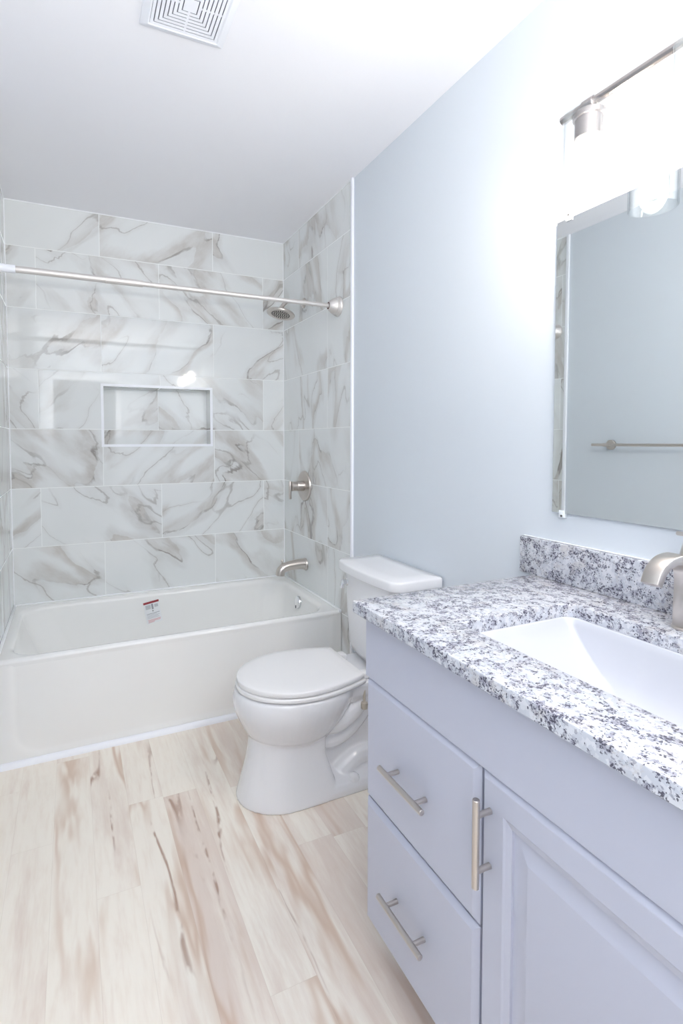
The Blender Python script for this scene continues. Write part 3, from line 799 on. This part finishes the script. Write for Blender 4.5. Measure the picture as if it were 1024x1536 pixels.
bm = B(); lathe(bm, (fx + .004, FY, CZ1), (0, 0, 1), [(.030, 0), (.030, .003), (.028, .005), (.001, .005)], 36); build('base_plate', bm, M['nickel'], fc)
bm = B(); lathe(bm, (fx + .008, FY, CZ1 + .139), (.0, 0, 1), [(.022, 0), (.0205, .010), (.015, .036), (.0135, .048), (.012, .050), (.001, .0505)], 28)
lv = [(fx + .012, FY, CZ1 + .192), (fx - .010, FY, CZ1 + .193), (fx - .032, FY, CZ1 + .1965)]
ribbon(bm, lv, lambda s: .016, lambda s: .0085)
build('lever_handle', bm, M['nickel'], fc, ang=30)

# ------------------------------------------------------------------ mirror
MY0, MY1, MZ0, MZ1 = -2.813, -1.977, 1.063, 1.843
mr = thing('wall_mirror', (XW, (MY0 + MY1) / 2, MZ0), 'large frameless rectangular mirror on the wall above the vanity', 'mirror')
bm = box(B(), XW - .0075, XW - .0015, MY0, MY1, MZ0, MZ1, .0004, 1); build('mirror_glass', bm, M['mirror'], mr, smooth=False)
for y, z, s in ((-2.014, MZ1, 1), (-2.776, MZ1, 1), (-2.010, MZ0, -1), (-2.780, MZ0, -1)):
    bm = B(); z0, z1 = sorted((z - s * .008, z + s * .012))
    box(bm, XW - .0115, XW - .0077, y - .009, y + .009, z0, z1, .0015)
    z0, z1 = sorted((z + s * .0005, z + s * .012)); box(bm, XW - .009, XW - .0002, y - .009, y + .009, z0, z1, .001)
    c = build('mirror_clip', bm, M['clip'], mr)
    bm = B(); lathe(bm, (XW - .0114, y, z + s * .007), (-1, 0, 0), [(.0032, 0), (.0028, .0012), (.0008, .0016)], 12); build('screw', bm, M['rubber'], c)

# ------------------------------------------------------------------ vanity light
LX, LY, LZ = -.120, -2.395, 2.022
vl = thing('vanity_light', (XW, LY, LZ), 'three-lamp brushed nickel vanity light with clear glass shades', 'wall light')
bm = B(); box(bm, XW - .022, XW - .0002, LY - .06, LY + .06, LZ - .06, LZ + .06, .004); build('back_plate', bm, M['fixture'], vl)
bm = B(); cyl(bm, (XW - .02, LY, LZ), (LX, LY, LZ), .009, 20); build('support_arm', bm, M['fixture'], vl)
bm = B(); cyl(bm, (LX, LY - .311, LZ), (LX, LY + .311, LZ), .0098, 28, .001); build('cross_bar', bm, M['fixture'], vl)
for k in (1, 0, -1):
    y = LY + k * .240
    bm = B(); cyl(bm, (LX, y - .014, LZ), (LX, y + .014, LZ), .0128, 24, .001)
    lathe(bm, (LX, y, LZ - .010), (0, 0, -1), [(.010, 0), (.010, .006), (.030, .008), (.0335, .011), (.0335, .022), (.0295, .024), (.0295, .066), (.0275, .068), (.0275, .030), (.001, .030)], 36)
    sk = build('socket', bm, M['fixture'], vl)
    bm = B(); r0, r1, zt, zb = .0535, .0505, LZ - .0195, 1.830
    pr = [(r1, zt), (r0, zt), (r0, zb + .001), (r0 - .0008, zb), (r1 + .0008, zb), (r1, zb + .001), (r1, zt)]
    rg = [[Vector((LX + r * math.cos(2 * PI * j / 56), y + r * math.sin(2 * PI * j / 56), z)) for j in range(56)] for r, z in pr]
    skin_rings(bm, rg, False, False); bmesh.ops.remove_doubles(bm, verts=bm.verts, dist=1e-6)
    # glass top disc round the socket
    lathe(bm, (LX, y, zt), (0, 0, -1), [(.0340, 0), (.0505, 0), (.0505, .0025), (.0340, .0025), (.0340, 0)], 56, caps=False)
    build('glass_shade', bm, M['glass'], sk)
    bm = B(); lathe(bm, (LX, y, LZ - .050), (0, 0, -1), [(.013, 0), (.014, .020), (.020, .036), (.0275, .056), (.030, .075), (.0275, .094), (.020, .108), (.010, .115), (.001, .117)], 32)
    build('bulb', bm, M['bulb'], sk)

# ------------------------------------------------------------------ towel bar on the left wall (seen in the mirror)
t = thing('towel_bar', (XL, -1.40, 1.235), 'brushed nickel towel bar on the left wall seen in the mirror', 'towel bar')
bm = B(); cyl(bm, (-1.44, -1.016, 1.236), (-1.44, -1.79, 1.236), .0075, 20, .001); build('bar', bm, M['nickel'], t)
for y in (-1.086, -1.72):
    bm = B(); lathe(bm, (XL, y, 1.236), (1, 0, 0), [(.027, 0), (.027, .010), (.025, .012), (.0095, .013), (.0095, .066), (.001, .067)], 28); build('post', bm, M['nickel'], t)
